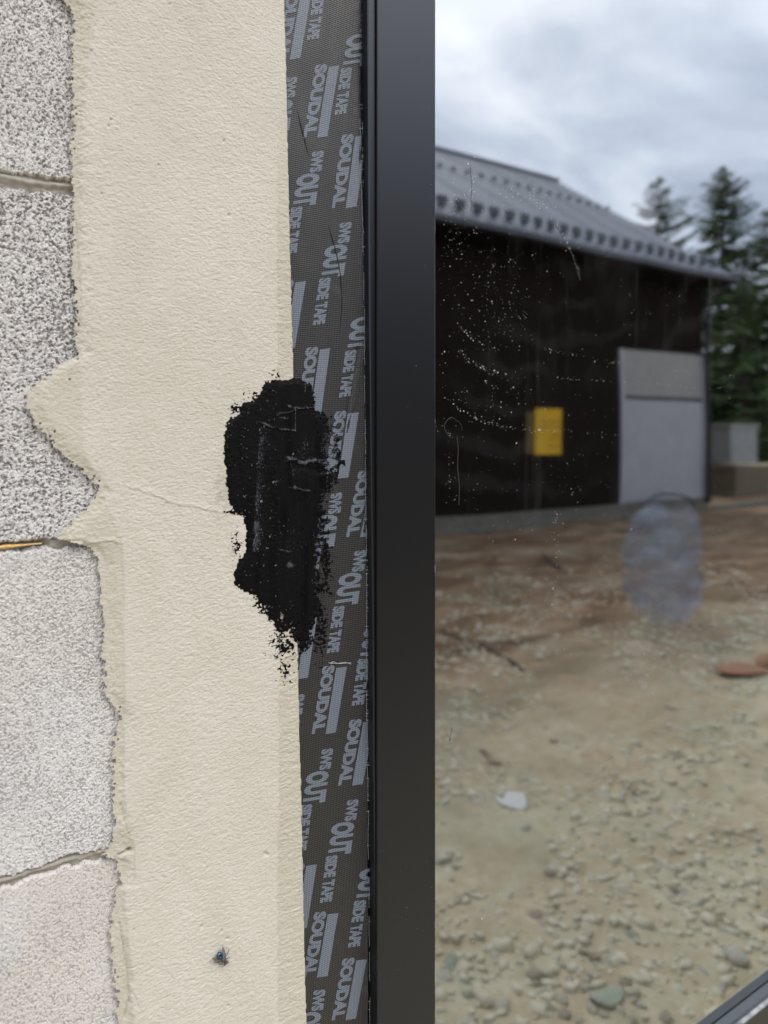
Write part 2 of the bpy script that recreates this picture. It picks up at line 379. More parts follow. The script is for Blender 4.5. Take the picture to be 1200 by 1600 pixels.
for i in range(4):
    up, lo = curves[i], curves[i+1]
    nr = 560 if i in (1, 2) else 480
    s = np.linspace(0, 1, nr)[:, None]; X = np.broadcast_to(xs[None, :], (nr, len(xs))).copy()
    rag = (fbm(X*220, X*0+i*9, 31+i, 4, .6)-.5)*.006
    rag2 = (fbm(X*220, X*0+i*9+4, 41+i, 4, .6)-.5)*.005
    zt = up(X)-gap[i]+rag; zb = lo(X)+gap[i+1]+rag2
    Z = zb+(zt-zb)*s
    mmx, mmz = X*1000, Z*1000
    coarse = [.55, .50, .30, .22][i]
    size = [1.25, 1.4, 1.0, 1.1][i]
    n1_ = fbm(mmx/size, mmz/size, 50+i, 3, .6); n2_ = fbm(mmx/.8, mmz/.8, 60+i, 2, .5)
    big = fbm(mmx/38, mmz/38, 70+i, 3, .5)
    dens = [.405, .41, .42, .40][i] + (big-.5)*.22
    if i == 0: dens = dens - .09*(1-sst(.25, .55, s))       # smoother towards the joint
    if i == 3: dens = dens - .09*sst(.8, .97, s)
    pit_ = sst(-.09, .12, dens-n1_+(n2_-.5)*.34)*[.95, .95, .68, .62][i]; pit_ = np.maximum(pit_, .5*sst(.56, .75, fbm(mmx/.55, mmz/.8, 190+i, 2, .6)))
    Hh = -.0012*coarse*2*pit_ + .0012*coarse*(n2_-.5)
    edge = np.minimum(zt-Z, Z-zb); Hh -= .0045*(1-sst(0, .0022, edge)) + .004*(edge < 1e-5)
    Hh -= .0008
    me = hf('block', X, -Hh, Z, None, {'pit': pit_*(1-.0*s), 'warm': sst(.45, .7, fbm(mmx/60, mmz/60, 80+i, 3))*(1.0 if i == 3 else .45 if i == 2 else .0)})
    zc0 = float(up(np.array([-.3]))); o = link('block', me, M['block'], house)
    # body of the block behind its rough face
    B('block_core', M['mortar'], o, -.60, .165, .006, .20, float(zb.max())+.001, float(zt.min())-.001)
for i in range(5):                       # joints
    f = curves[i]; xs2 = np.concatenate([np.arange(-.60, .02, .006), np.arange(.02, .165, .0008)]); nr = 22
    hw = np.array([.005, .0075, .006, .0068, .006])[i]
    s = np.linspace(-1, 1, nr)[:, None]; X = np.broadcast_to(xs2[None], (nr, len(xs2))).copy(); Z = f(X)+s*hw
    Hh = -.0035-.001*s*s+.0028*(fbm(X*160, Z*420, 90+i, 4, .6)-.5)
    if i in (1, 3): Hh += .0022*np.exp(-((s-.25-.2*np.sin(X*60))/.25)**2)
    px, _ = inv(X, Z)
    if i == 2: Hh -= .006*(1-sst(60, 85, px))
    link('mortar_joint', hf('mortar_joint', X, -Hh, Z), M['mortar'], house)
xs2 = np.arange(-.3, wp(66, 852)[0], .0008); nr = 14; s = np.linspace(-1, 1, nr)[:, None]; X = np.broadcast_to(xs2[None], (nr, len(xs2))).copy()
tw = (.0006+.0009*fbm(X*120, X*0, 99, 3))*(1-.75*sst(.058, .078, X))+.0001
Z = J[1](X)+s*tw+.0003; Hh = -.0008-.0016*s*s+.0014*(fbm(X*500, Z*700, 98, 3)-.5)
link('foam_strand', hf('foam_strand', X, -Hh, Z), M['foam'], house)

# plaster
LB = [(78, -60), (90, 0), (102, 12), (111, 31), (110, 65), (108, 172), (111, 199), (108, 230), (107, 287), (111, 307), (108, 326), (111, 383), (115, 487), (113, 520), (116, 552),
      (108, 562), (88, 569), (73, 575), (58, 592), (46, 604), (38, 618), (36, 636), (45, 653), (62, 676), (88, 703), (111, 726), (138, 749), (147, 768), (134, 791), (112, 812), (96, 828), (86, 842), (112, 847), (138, 856),
      (150, 876), (153, 922), (157, 960), (158, 1018), (159, 1080), (172, 1095), (185, 1122), (175, 1149), (172, 1183), (174, 1214), (169, 1237), (174, 1272), (172, 1310), (161, 1329), (163, 1339),
      (179, 1344), (184, 1379), (174, 1387), (174, 1417), (167, 1448), (172, 1490), (178, 1540), (180, 1578), (184, 1600), (188, 1700)]
RB = [(441, -60), (443, 0), (446, 130), (450, 300), (455, 500), (458, 600), (461, 900), (464, 1000), (467, 1150), (470, 1250), (474, 1450), (478, 1600), (480, 1700)]
st = .0006
xs = np.arange(.055, .262, st); zs = np.arange(H-.53, H+.42, st)
X, Z = np.meshgrid(xs, zs); px, py = inv(X, Z)
lb = pts_interp(py, LB) + (fbm(px/9, py/9, 11, 4, .65)-.5)*17 + (fbm(px/3, py/3, 12, 2, .6)-.5)*7
rb = pts_interp(py, RB) + (fbm(px*0, py/9, 13, 3, .6)-.5)*2.0
inn = px-lb
holes = (fbm(px/4.0, py/3.0, 14, 2, .6) < .20) & (inn < 20) & (inn < 5+30*(fbm(px/30, py/30, 15, 2)-.25))
rgn = sst(545, 580, py)*(1-sst(770, 800, py)); holes = fbm(px/4.5, py/3.6, 14, 3, .6) < .50*np.exp(-np.maximum(inn, 0)/(6+15*rgn*sst(.3, .6, fbm(px/30, py/30, 15, 2))))
mask = (inn > 0) & (px < rb) & ~holes
thick = .0002+.0018*sst(0, 34, inn)
ledge = pts_interp(py, [(150, 0), (128, 150), (124, 300), (124, 600), (126, 700), (186, 840), (190, 900), (192, 1250), (206, 1320), (190, 1400), (204, 1530), (206, 1700)])
ld = px-ledge + (fbm(px/20, py/20, 16, 3)-.5)*5
lstr = np.clip(.25+.75*sst(840, 870, py)-.9*sst(1260, 1290, py)*(1-sst(1300, 1320, py)), 0, 1)
thick = thick+.0010*(sst(-2.5, 3, ld)-1)*lstr*sst(0, 14, inn)+.0004
# grain: orange peel with a sideways trowel drift
mm = (X*1000, Z*1000)
g = fbm(mm[0]/1.7, mm[1]/1.15, 21, 2, .5)-.5; g2 = fbm(mm[0]/6, mm[1]/4, 22, 3)-.5; g3 = fbm(mm[0]/45, mm[1]/60, 23, 3)-.5
amp = 1-.65*(1-sst(0, 20, ld))*(lstr > .5)
thick = thick + (.00046*g+.00018*g2)*amp*(.75+.6*fbm(mm[0]/55, mm[1]/70, 230, 2)) + .0008*g3
# ridged band down the right edge
band = pts_interp(py, [(441, -60), (432, 200), (430, 300), (431, 600), (434, 1000), (433, 1200), (431, 1400), (432, 1700)]) + (fbm(px*0, py/18, 24, 3)-.5)*5
bd_ = sst(-2, 3, px-band)*sst(120, 420, py)
rid = fbm(mm[0]/9, mm[1]/1.5+.6*fbm(mm[0]/3, mm[1]/5, 25, 2)*3, 26, 2)-.5
thick = thick - .0011*bd_ + bd_*.0006*rid
# crack, hole, small trowel line, stain
def seg_d(px, py, pl):
    d = np.full(px.shape, 1e9)
    for (x0, y0), (x1, y1) in zip(pl, pl[1:]):
        t = np.clip(((px-x0)*(x1-x0)+(py-y0)*(y1-y0))/((x1-x0)**2+(y1-y0)**2), 0, 1)
        d = np.minimum(d, np.hypot(px-x0-t*(x1-x0), py-y0-t*(y1-y0)))
    return d
wob = (fbm(px/9, py/9, 27, 3)-.5)*6
def crack(pl, wd, dep, lip=0):
    global thick
    d = seg_d(px, py+wob, pl); thick = thick - dep*np.exp(-(d/wd)**2)
    if lip:
        d2 = seg_d(px, py+wob+3.2, pl); thick = thick + lip*np.exp(-(d2/3.0)**2)
crack([(196, 762), (230, 772), (270, 788), (305, 794), (345, 803)], 1.5, .0003, .00035)
crack([(138, 850), (165, 846), (188, 850), (192, 880)], 1.6, .0003, .0004)
crack([(186, 1440), (192, 1480), (198, 1520), (200, 1560), (194, 1590)], 1.5, .0012)
crack([(188, 1255), (192, 1280), (200, 1303)], 1.2, .0008)
crack([(112, 330), (118, 352), (121, 400), (126, 480), (122, 520)], 1.1, .0008)
crack([(185, 1333), (193, 1329), (200, 1326)], 2.2, .0022)
crack([(199, 1510), (222, 1500)], .9, .0006); crack([(205, 1545), (216, 1572)], .9, .0006)
crack([(207, 1322), (208, 1375)], .9, .0007)
thick = thick - .004*np.exp(-(np.hypot(px-202, py-1325)/2.6)**2)
d = np.hypot((px-112)/20, (py-849)/4.5); thick = thick + .0028*np.clip(1-d*d, 0, 1)      # lump over the joint
for (a, b_) in [(141, 83), (171, 190), (168, 200), (157, 305), (347, 223), (263, 10), (206, 1448), (312, 1444), (343, 1450), (352, 1462), (411, 1330), (415, 1332), (300, 1526), (353, 1567), (245, 260), (355, 338)]:
    thick = thick - .0013*np.exp(-(np.hypot(px-a, py-b_)/random.uniform(1.3, 2.4))**2)
er = np.minimum(inn, rb-px); thick = thick*sst(-1.5, 4, er)+.0001
stain = np.exp(-((px-342)/14)**2-((py-770)/34)**2)*sst(.35, .7, fbm(px/8, py/8, 28, 4))*.55
stain = np.maximum(stain, np.exp(-((px-362)/10)**2-((py-850)/40)**2)*sst(.5, .7, fbm(px/4, py/4, 29, 3))*.5)
dirt = np.clip(stain + .35*(1-sst(0, 9, inn))*sst(.4, .7, fbm(px/5, py/5, 19, 3)), 0, 1)
raw = np.clip(bd_*.7 + .55*(1-sst(-4, 6, ld)), 0, 1)
pm = hf('plaster_coat', X, -(.0010+thick), Z, mask, {'raw': raw, 'dirt': dirt})
PLY = -(.0010+thick)
link('plaster_coat', pm, M['plaster'], house)
# the reveal and the rest of the wall, out of the picture
WX0, WX1 = .300, 2.05; WZ0, WZ1 = H-.80, H+.92
B('plaster_backing', M['mortar'], house, .166, .300, .0036, .21, H-.80, H+.92)
for a in [(-3.5, -.601, -.001, .2, -.3, 3.3), (-.6, .1655, .0045, .2, H+.56, 3.3), (-.6, .1655, .0045, .2, -.3, H-.58), (.166, WX1+.05, .0005, .2, WZ1+.001, 3.3), (.166, WX1+.05, .0005, .2, -.3, WZ0-.001), (WX1+.051, 5.0, .0005, .2, -.3, 3.3)]:
    B('rendered_panel', M['plaster'], house, *a)
# room behind the pane
room = tag(B('room', M['room'], None, -.6, 4.6, .3, 4.2, .25, 2.9), kind='structure')
bm = bmesh.new(); bm.from_mesh(room.data); bmesh.ops.delete(bm, geom=[f for f in bm.faces if f.normal.y < -.9], context='FACES')
bmesh.ops.reverse_faces(bm, faces=bm.faces); bm.to_mesh(room.data); bm.free()
for a in [(-.7, WX0, .2005, .3, .2, 3.0), (WX1, 4.7, .2005, .3, .2, 3.0), (WX0, WX1, .2005, .3, .2, WZ0), (WX0, WX1, .2005, .3, WZ1, 3.0)]:
    B('room_lining', M['room'], room, *a)

# ------------------------------------------------------------------ window
win = empty('window', (WX0, 0, WZ0), 'tall dark grey window frame with water-marked glass mirroring a building yard', 'window')
FY = -.011
fx0, fx1 = wp(589.5, 800, FY)[0], wp(680.5, 800, FY)[0]
railz = wp(1180, 1586, FY)[2]
fz0, fz1 = WZ0+.005, WZ1-.005
fw = fx1-fx0
B('frame_stile', M['frame'], win, fx0, fx1, FY, .075, fz0, fz1, bev=.0008)
B('frame_stile', M['frame'], win, WX1-.06, WX1, FY, .075, fz0, fz1, bev=.0008)
B('frame_rail', M['frame'], win, fx1+.0003, WX1-.0603, FY+.001, .074, fz0, railz, bev=.0012)
B('frame_rail', M['frame'], win, fx1+.0003, WX1-.0603, FY+.001, .074, fz1-.07, fz1, bev=.0008)
# outer lip leaning a little off plumb
bm = bmesh.new(); LY = -.0085
for (pa, pyy) in ((573.5, -200), (589.5, 1800)): pass
a = [wp(573.8, -150, LY), wp(577.5, 500, LY), wp(583, 1000, LY), wp(588, 1750, LY)]
zs_ = [p[2] for p in a]; ring = []
for p in a:
    ring.append([bm.verts.new(c) for c in ((p[0], .03, p[2]), (p[0], LY+.0008, p[2]), (p[0]+.0008, LY, p[2]), (fx0-.0004, LY, p[2]), (fx0-.0004, .03, p[2]))])
for A, Bq in zip(ring, ring[1:]):
    for k in range(5): bm.faces.new((A[k], A[(k+1) % 5], Bq[(k+1) % 5], Bq[k]))
bm.faces.new(ring[0]); bm.faces.new(ring[-1][::-1]); bmesh.ops.recalc_face_normals(bm, faces=bm.faces)
bm_obj('frame_lip', bm, M['lip'], win)
B('gasket', M['gasket'], win, fx1+.0001, fx1+.0022, FY+.006, GP, railz, fz1-.07)
B('glazing_bead', mat('bead_grey', (.07, .08, .09), .35)[0], win, fx1+.003, WX1-.062, FY+.0045, GP-.0006, railz+.0001, railz+.0075, bev=.0008)
B('rail_edge', simple('painted_edge_highlight', (.12, .13, .15), (.60, .61, .64), 45, .4), win, fx1+.0031, WX1-.0621, FY+.0003, FY+.0044, railz-.0004, railz+.0022, bev=.0004)  # bright highlight along the rail, painted in as a whitish strip
def pane(name, y, th, m1, rot=0):
    bm = bmesh.new(); box(bm, fx1-.004, WX1-.055, y, y+th, railz-.01, fz1-.06)
    for f in bm.faces: f.material_index = 0 if f.normal.y < -.9 else 1
    o = bm_obj(name, bm, [m1, M['clear']], win)
    return o
pg = pane('glass_pane', GP, .004, M['glass'])
pi_ = pane('inner_pane', GP+.020, .004, M['glass_in'])
for v in pi_.data.vertices: v.co.y += (v.co.x-.8)*math.tan(math.radians(.28))*1.0
B('spacer_bar', M['spacer'], win, fx1-.004, WX1-.055, GP+.0045, GP+.0125, railz+.0225, railz+.0365)
B('spacer_bar', M['spacer'], win, fx1-.0035, fx1+.004, GP+.0045, GP+.0125, railz+.037, fz1-.06)
B('spacer_seal', M['gasket'], win, fx1-.004, WX1-.055, GP+.0041, GP+.0128, railz+.0175, railz+.0224)

# dried drops, joined: thousands of specks
def drops(name, lst, mt, label=None):
    n = 7; Vs, Fs = [], []; c = 0
    for px, py, r, st_ in lst:
        x, _, z = wp(px, py, GP)
        pts = []; rr = r
        for k in range(n):
            t = 2*PI*k/n; q_ = rr*random.uniform(.7, 1.25); pts.append((x+q_*math.cos(t), GP-.0001, z+q_*st_*math.sin(t)))
        pts.append((x, GP-.0001-rr*.35, z)); Vs += pts
        Fs += [(c+k, c+n, c+(k+1) % n) for k in range(n)]; c += n+1
    return link(name, np_mesh(name, Vs, Fs), mt, win, True)
lst = []
def mask_r(): return .00015*math.exp(random.gauss(0, .5))
for i in range(3600):
    px = random.uniform(684, 1215); py = random.uniform(10, 1595)
    dns = .10
    if 240 < py < 840: dns = .55 if px < 920 else .34
    if 840 <= py < 1100: dns = .16
    if random.random() < dns: lst.append((px, py, mask_r(), random.uniform(.8, 1.4)))
def clus(cx, cy, sx, sy, n, k=1.0):
    for _ in range(n): lst.append((random.gauss(cx, sx), random.gauss(cy, sy), mask_r()*k, random.uniform(.8, 1.5)))
def arc(pl, n, jit, k=1.2):
    for _ in range(n):
        s = random.random()*(len(pl)-1); i = int(s); f = s-i
        lst.append((pl[i][0]*(1-f)+pl[i+1][0]*f+random.gauss(0, jit), pl[i][1]*(1-f)+pl[i+1][1]*f+random.gauss(0, jit), mask_r()*k, 1))
clus(830, 310, 34, 16, 190, .8); clus(712, 340, 8, 30, 80, .8); clus(740, 420, 40, 40, 130); clus(790, 490, 30, 26, 110, .8)
clus(1100, 330, 10, 40, 60); clus(1110, 470, 8, 40, 70, .8); clus(1013, 1040, 6, 45, 90, .8); clus(1006, 1150, 5, 30, 70, .7); clus(740, 1500, 14, 40, 90, .7); clus(870, 880, 5, 60, 40)
clus(735, 280, 3, 26, 45); clus(760, 620, 40, 30, 100); clus(900, 740, 30, 20, 30)
arc([(715, 508), (740, 530), (775, 548)], 40, 2); arc([(718, 546), (735, 565), (760, 578), (800, 586)], 60, 2.5)
arc([(698, 622), (725, 645), (760, 660), (800, 668), (870, 673), (970, 680)], 90, 1.6, 1.4)
arc([(840, 544), (900, 556), (980, 570), (1100, 585), (1205, 596)], 80, 1.6); arc([(860, 590), (960, 596), (1100, 606), (1205, 611)], 70, 1.4)
arc([(830, 310), (865, 345), (885, 378), (898, 405), (906, 430)], 110, 1.5, 1.0); arc([(700, 620), (703, 780)], 20, 2)
arc([(870, 800), (872, 900), (866, 1000)], 26, 2)
drops('water_specks', lst, M['drop'])['kind'] = 'stuff'
# smears: thin trickles and the ring-shaped mark
bm = bmesh.new()
def tr(pl, r):
    tube(bm, [Vector(wp(a, b_, GP-.00008)) for a, b_ in pl], r, 4)
ringp = [(708+12*math.cos(t)*(1+.2*math.sin(2*t+1)), 668+15*math.sin(t)*(1+.12*math.cos(3*t))) for t in [k*5.0/14+1.6 for k in range(15)]]
tr(ringp, .00016); tr([(714, 682), (716, 700), (715, 730), (718, 760), (717, 790)], .00018)
tr([(868, 350), (882, 375), (895, 400), (903, 425), (907, 438)], .00022); tr([(735, 262), (737, 290), (736, 330)], .0002)
tr([(700, 1148), (703, 1158), (706, 1138)], .0002); tr([(1108, 430), (1111, 520)], .00018)
bm_obj('water_trickles', bm, mat('trickle_mark', (.075, .075, .08), .5)[0], win)['kind'] = 'stuff'

bm = bmesh.new()
for _ in range(90):
    a, b_ = random.uniform(592, 678), random.choice([random.uniform(0, 1600), random.uniform(1200, 1600)]); rr = .00011*math.exp(random.gauss(0, .45)); c_ = Vector(wp(a, b_, FY-.0001))
    bmesh.ops.create_icosphere(bm, subdivisions=1, radius=rr, matrix=Matrix.Translation(c_) @ Matrix.Diagonal((1, .4, random.uniform(.8, 2), 1)))
for _ in range(26):
    b_ = random.uniform(1430, 1600) if random.random() < .7 else random.uniform(0, 1400); z = wp(680, b_, FY)[2]
    tube(bm, [(fx1-.0004, FY+.0002, z), (fx1-.0003, FY+.0002, z-random.uniform(.001, .009))], random.uniform(.00008, .0002), 4)
bm_obj('dust_marks', bm, mat('pale_dust', (.34, .35, .36), .8)[0], win)['kind'] = 'stuff'

# ------------------------------------------------------------------ sealing tape with print
tape = empty('sealing_tape', (wp(520, 1600)[0], 0, .9), 'dark woven sealing tape with grey print between plaster and frame', 'tape')
TE = [(572, -80), (570, 0), (568, 110), (571, 300), (575, 500), (577.5, 800), (579, 1000), (582, 1300), (584, 1600), (585, 1700)]
xs = np.arange(wp(432, 0)[0]-.004, .3085, .0007); zs = np.arange(H-.56, H+.42, .0011)
X, Z = np.meshgrid(xs, zs); px, py = inv(X, Z)
te = pts_interp(py, TE)+(fbm(px*0, py/14, 33, 4, .6)-.5)*4
wr = .0020*(fbm(X*26, Z*9, 34, 3)-.5)+.0006*(fbm(X*90, Z*30, 36, 2)-.5)+.0016*np.exp(-((px-(te-7))/5.5)**2)*fbm(X*0, Z*16, 35, 2)
wr += -.0009*np.exp(-(seg_d(px, py, [(560, 545), (545, 640), (530, 700)])/4)**2)
wr += .0010*np.exp(-(seg_d(px, py, [(508, 742), (524, 776), (530, 800)])/6)**2)*1.2
wr -= .0009*sst(-6, 0, px-te)
TAPEY = lambda wr: -(.0002+wr)
link('tape_sheet', hf('tape_sheet', X, TAPEY(wr), Z, px < te), M['tape'], tape)
wr_lookup = (xs, zs, wr)
def tape_h(x, z):
    i = min(max(int((z-zs0[0])/(zs0[1]-zs0[0])+.5), 0), len(zs0)-1); j = min(max(int((x-xs0[0])/(xs0[1]-xs0[0])+.5), 0), len(xs0)-1)
    return wr0[i, j]
xs0, zs0, wr0 = xs.copy(), zs.copy(), wr.copy()
def text_mesh(s, off=.028):
    cu = bpy.data.curves.new('t', 'FONT'); cu.body = s; cu.offset = off; cu.resolution_u = 3; cu.space_character = 1.0
    o = bpy.data.objects.new('t', cu); C.objects.link(o); dg = bpy.context.evaluated_depsgraph_get(); me = bpy.data.meshes.new_from_object(o.evaluated_get(dg))
    bpy.data.objects.remove(o); co = np.array([v.co[:] for v in me.vertices]); fs = [tuple(p.vertices) for p in me.polygons]; bpy.data.meshes.remove(me)
    co[:, 0] -= co[:, 0].min(); co[:, 0] /= co[:, 0].max(); co[:, 1] -= co[:, 1].min(); co[:, 1] /= co[:, 1].max()
    return co[:, :2], fs
TX = {k: text_mesh(k, o_) for k, o_ in (('SOUDAL', .062), ('SWS', .062), ('OUT', .065), ('SIDE', .062), ('TAPE', .062))}
def rectm():
    n = 12; co = np.array([[i/n, j] for i in range(n+1) for j in (0, 1)], float); fs = [(2*i, 2*i+2, 2*i+3, 2*i+1) for i in range(n)]; return co, fs
TX['bar'] = rectm()
def put(items, name='print_mark'):
    """items: (key, x0,y0 top centre, x1,y1 bottom centre, width) in the frame of the printed column; reads downwards, letter tops to the right"""
    bm = bmesh.new()
    for key, x0, y0, x1, y1, wd in items:
        co, fs = TX[key]; vs = []
        for a, b_ in co:
            qx = x0+(x1-x0)*a+(b_-.5)*wd; qy = y0+(y1-y0)*a + (b_-.5)*wd*(-.15)
            vs.append(bm.verts.new((qx, qy, 0)))
        for f in fs:
            try: bm.faces.new([vs[k] for k in f])
            except ValueError: pass
    # trim past the tape's right edge
    for co_, no in (((573.5, 0, 0), (1, -.0085, 0)),):
        bmesh.ops.bisect_plane(bm, geom=bm.verts[:]+bm.edges[:]+bm.faces[:], plane_co=co_, plane_no=no, clear_outer=True)
    bmesh.ops.triangulate(bm, faces=bm.faces)
    for _ in range(2):
        es = [e for e in bm.edges if e.calc_length() > 9]
        if es: bmesh.ops.subdivide_edges(bm, edges=es, cuts=1)
    if not bm.verts: bm.free(); return
    for v in bm.verts:
        x, _, z = wp(v.co.x, v.co.y, -.0006); v.co = (x, -(.0002+tape_h(x, z)+.00022), z)
    bmesh.ops.recalc_face_normals(bm, faces=bm.faces)
    if bm.faces and sum(f.normal.y*f.calc_area() for f in bm.faces) > 0: bmesh.ops.reverse_faces(bm, faces=bm.faces)
    bm_obj(name, bm, M['print'], tape)
for bx0, by0, bx1, by1 in [(522, 103, 504, 214), (564, 212, 549, 324), (480, -22, 461, 92), (508, 545, 493, 650), (553, 645, 536, 747), (589, 738, 571, 838), (534, 1043, 517, 1146),
                           (576, 1127, 559, 1227), (489, 955, 473, 1060), (521, 1428, 504, 1527), (565, 1500, 548, 1593), (487, 1352, 472, 1452), (470, 440, 453, 545), (546, -116, 530, -10), (530, 1620, 514, 1720)]:
    put([('bar', bx0, by0, bx1, by1, 16.5), ('SOUDAL', bx0-19.5, by0-3, bx1-20.5, by1, 20)], 'print_mark')
for x0, y0 in [(531, -98), (575, 18), (497, 236), (541, 347), (582, 460), (526, 770), (563, 860), (602, 942), (512, 1170), (552, 1250), (596, 1320), (500, 1547), (456, 120), (467, 1085), (487, 675), (540, 1640)]:
    k = -.135
    g_ = lambda s, o_: x0+k*s+o_
    put([('SWS', g_(0, 0), y0, g_(31, 0), y0+33, 19), ('OUT', g_(35, -10), y0+35, g_(86, -10), y0+86, 37), ('SIDE', g_(88, -21), y0+87, g_(121, -21), y0+121, 19), ('TAPE', g_(124, -21), y0+125, g_(160, -21), y0+160, 19)], 'print_mark')
# frayed white threads along the edge, scratches
bm = bmesh.new()
for i in range(150):
    py_ = random.uniform(150, 1600) if i % 3 else random.uniform(850, 1250)
    e_ = float(np.interp(py_, [p[1] for p in TE], [p[0] for p in TE]))
    x0 = e_-random.uniform(3, 9); x1 = e_+random.uniform(-1, 2); dy = random.uniform(-1.5, 1.5)
    pts = []
    for s in (0, .5, 1):
        x, _, z = wp(x0+(x1-x0)*s, py_+dy*s, -.001); pts.append((x, -(.0006+tape_h(x, z)+.0007*math.sin(s*PI)), z))
    tube(bm, pts, .00012, 4)
for off in (-2.2, -6.5):
    for sgm in range(24):
        y0 = 180+sgm*60+random.uniform(-20, 20); pts = []
        for s in range(6):
            yy = y0+s*random.uniform(8, 11); e_ = float(np.interp(yy, [p[1] for p in TE], [p[0] for p in TE])); x, _, z = wp(e_+off+random.uniform(-.6, .6), yy, -.001); pts.append((x, -(.0006+tape_h(x, z)), z))
        tube(bm, pts, .00011, 4)
bm_obj('frayed_threads', bm, M['thread'], tape)['kind'] = 'stuff'
for pl in ([(466, 172), (471, 195), (476, 215), (483, 243)], [(514, 352), (520, 372), (527, 398), (533, 430), (536, 470), (532, 520)], [(555, 632), (553, 640), (551, 647)]):
    bm = bmesh.new(); pts = []
    for a, b_ in pl: x, _, z = wp(a, b_, -.001); pts.append((x, -(.0003+tape_h(x, z)), z))
    tube(bm, pts, [.0001]+[.0005]*(len(pts)-2)+[.0001], 5); bm_obj('scratch', bm, M['dark_thread'], tape)
bm = bmesh.new()
for pl in ([(514, 1036), (530, 1037), (549, 1036)], [(517, 1038), (521, 1034), (528, 1037), (541, 1035), (549, 1038)]):
    pts = []
    for a, b_ in pl: x, _, z = wp(a, b_, -.001); pts.append((x, -(.0007+tape_h(x, z)), z))
    tube(bm, pts, .0002, 4)
bm_obj('stray_thread', bm, M['thread'], tape)

# ------------------------------------------------------------------ bitumen patch
poly = [(458, 592), (412, 597), (402, 612), (394, 626), (374, 628), (370, 645), (352, 655), (347, 672), (346, 700), (349, 740), (354, 780), (362, 800), (376, 806), (380, 820), (380, 860), (368, 880), (362, 896), (364, 912),
        (382, 925), (396, 936), (412, 950), (418, 965), (430, 985), (456, 985), (462, 1015), (472, 1025), (484, 1000), (494, 965), (502, 930), (505, 900), (508, 860), (512, 820), (502, 790), (506, 772), (530, 745), (534, 720), (530, 685), (520, 660), (506, 648), (494, 640), (491, 620), (489, 596)]
xs = np.arange(wp(335, 800)[0], wp(545, 800)[0], .00042); zs = np.arange(wp(450, 1085)[2]-.004, wp(450, 560)[2]+.004, .00042)
X, Z = np.meshgrid(xs, zs); px, py = inv(X, Z)
def sdist(px, py, poly):
    d = seg_d(px, py, poly+[poly[0]]); ins = np.zeros(px.shape, bool)
    for (x0, y0), (x1, y1) in zip(poly, poly[1:]+[poly[0]]):
        c_ = ((y0 > py) != (y1 > py)); 
        with np.errstate(divide='ignore', invalid='ignore'): xi = (x1-x0)*(py-y0)/(y1-y0+1e-9)+x0
        ins ^= c_ & (px < xi)
    return np.where(ins, d, -d)
sdv = sdist(px, py, poly)
rough_ = (fbm(px/5, py/4, 101, 4, .7)-.5)*17+(fbm(px/16, py/13, 107, 3)-.5)*12
sm = sdv+rough_*np.clip(.45+.6*sst(470, 505, px)+.8*sst(890, 950, py), 0, 1.5)
# spatter field
sf = np.maximum.reduce([np.exp(-((px-440)/24)**2-((py-1005)/26)**2)*1.0, np.exp(-((px-445)/17)**2-((py-1045)/24)**2)*.78, np.exp(-((px-405)/20)**2-((py-945)/16)**2)*.75, np.exp(-((px-428)/18)**2-((py-586)/8)**2)*.78,
                        np.exp(-((px-366)/14)**2-((py-640)/13)**2)*.7, np.exp(-((px-366)/9)**2-((py-850)/38)**2)*.62, np.exp(-((px-490)/18)**2-((py-985)/38)**2)*.85, np.exp(-((px-512)/12)**2-((py-690)/46)**2)*.85,
                        np.exp(-((px-356)/14)**2-((py-800)/5)**2)*.9, np.exp(-((px-508)/13)**2-((py-880)/75)**2)*.98, np.exp(-((px-500)/16)**2-((py-985)/50)**2)*.95, np.exp(-((px-524)/13)**2-((py-705)/50)**2)*.95, np.exp(-((px-390)/24)**2-((py-620)/14)**2)*.6, np.exp(-((px-472)/10)**2-((py-588)/12)**2)*.7])
spn = fbm(px/3.6, py/2.8, 103, 3, .6)
spat = (spn+(sf-.5)*.50) > .535
mask = (sm > 0) | (spat & (sf > .12))
# scraped bald flecks inside
bald = (1.15*np.exp(-((px-518)/15)**2-((py-700)/60)**2)+.9*np.exp(-((px-498)/9)**2-((py-880)/80)**2)+np.exp(-((px-437)/3)**2-((py-962)/5)**2)*2)
mask &= ~((fbm(px/3, py/3, 104, 3, .6)+.36*bald) > .835)
onpl = px < pts_interp(py, RB)
# surface it lies on: plaster left of its edge, tape right of it
pi_x = np.clip(((X-.055)/st+.5).astype(int), 0, PLY.shape[1]-1); pi_z = np.clip(((Z-(H-.53))/st+.5).astype(int), 0, PLY.shape[0]-1)
ti_x = np.clip(((X-xs0[0])/.0007+.5).astype(int), 0, len(xs0)-1); ti_z = np.clip(((Z-zs0[0])/.0011+.5).astype(int), 0, len(zs0)-1)
basey = np.where(onpl, -PLY[pi_z, pi_x], .0002+wr0[ti_z, ti_x])
blend = sst(-7, 7, px-pts_interp(py, RB)); fill = np.clip(sm/10, 0, 1)
basey_s = np.where(fill > .3, .0030*(1-blend)+.0010*blend, basey)
basey = np.maximum(basey, basey*(1-fill)+basey_s*fill)
tz = .00012+.0007*np.clip(sm/8, 0, 1)+.0003*(fbm(px/16, py/60, 105, 3)-.5)*np.clip(sm/8, 0, 1)
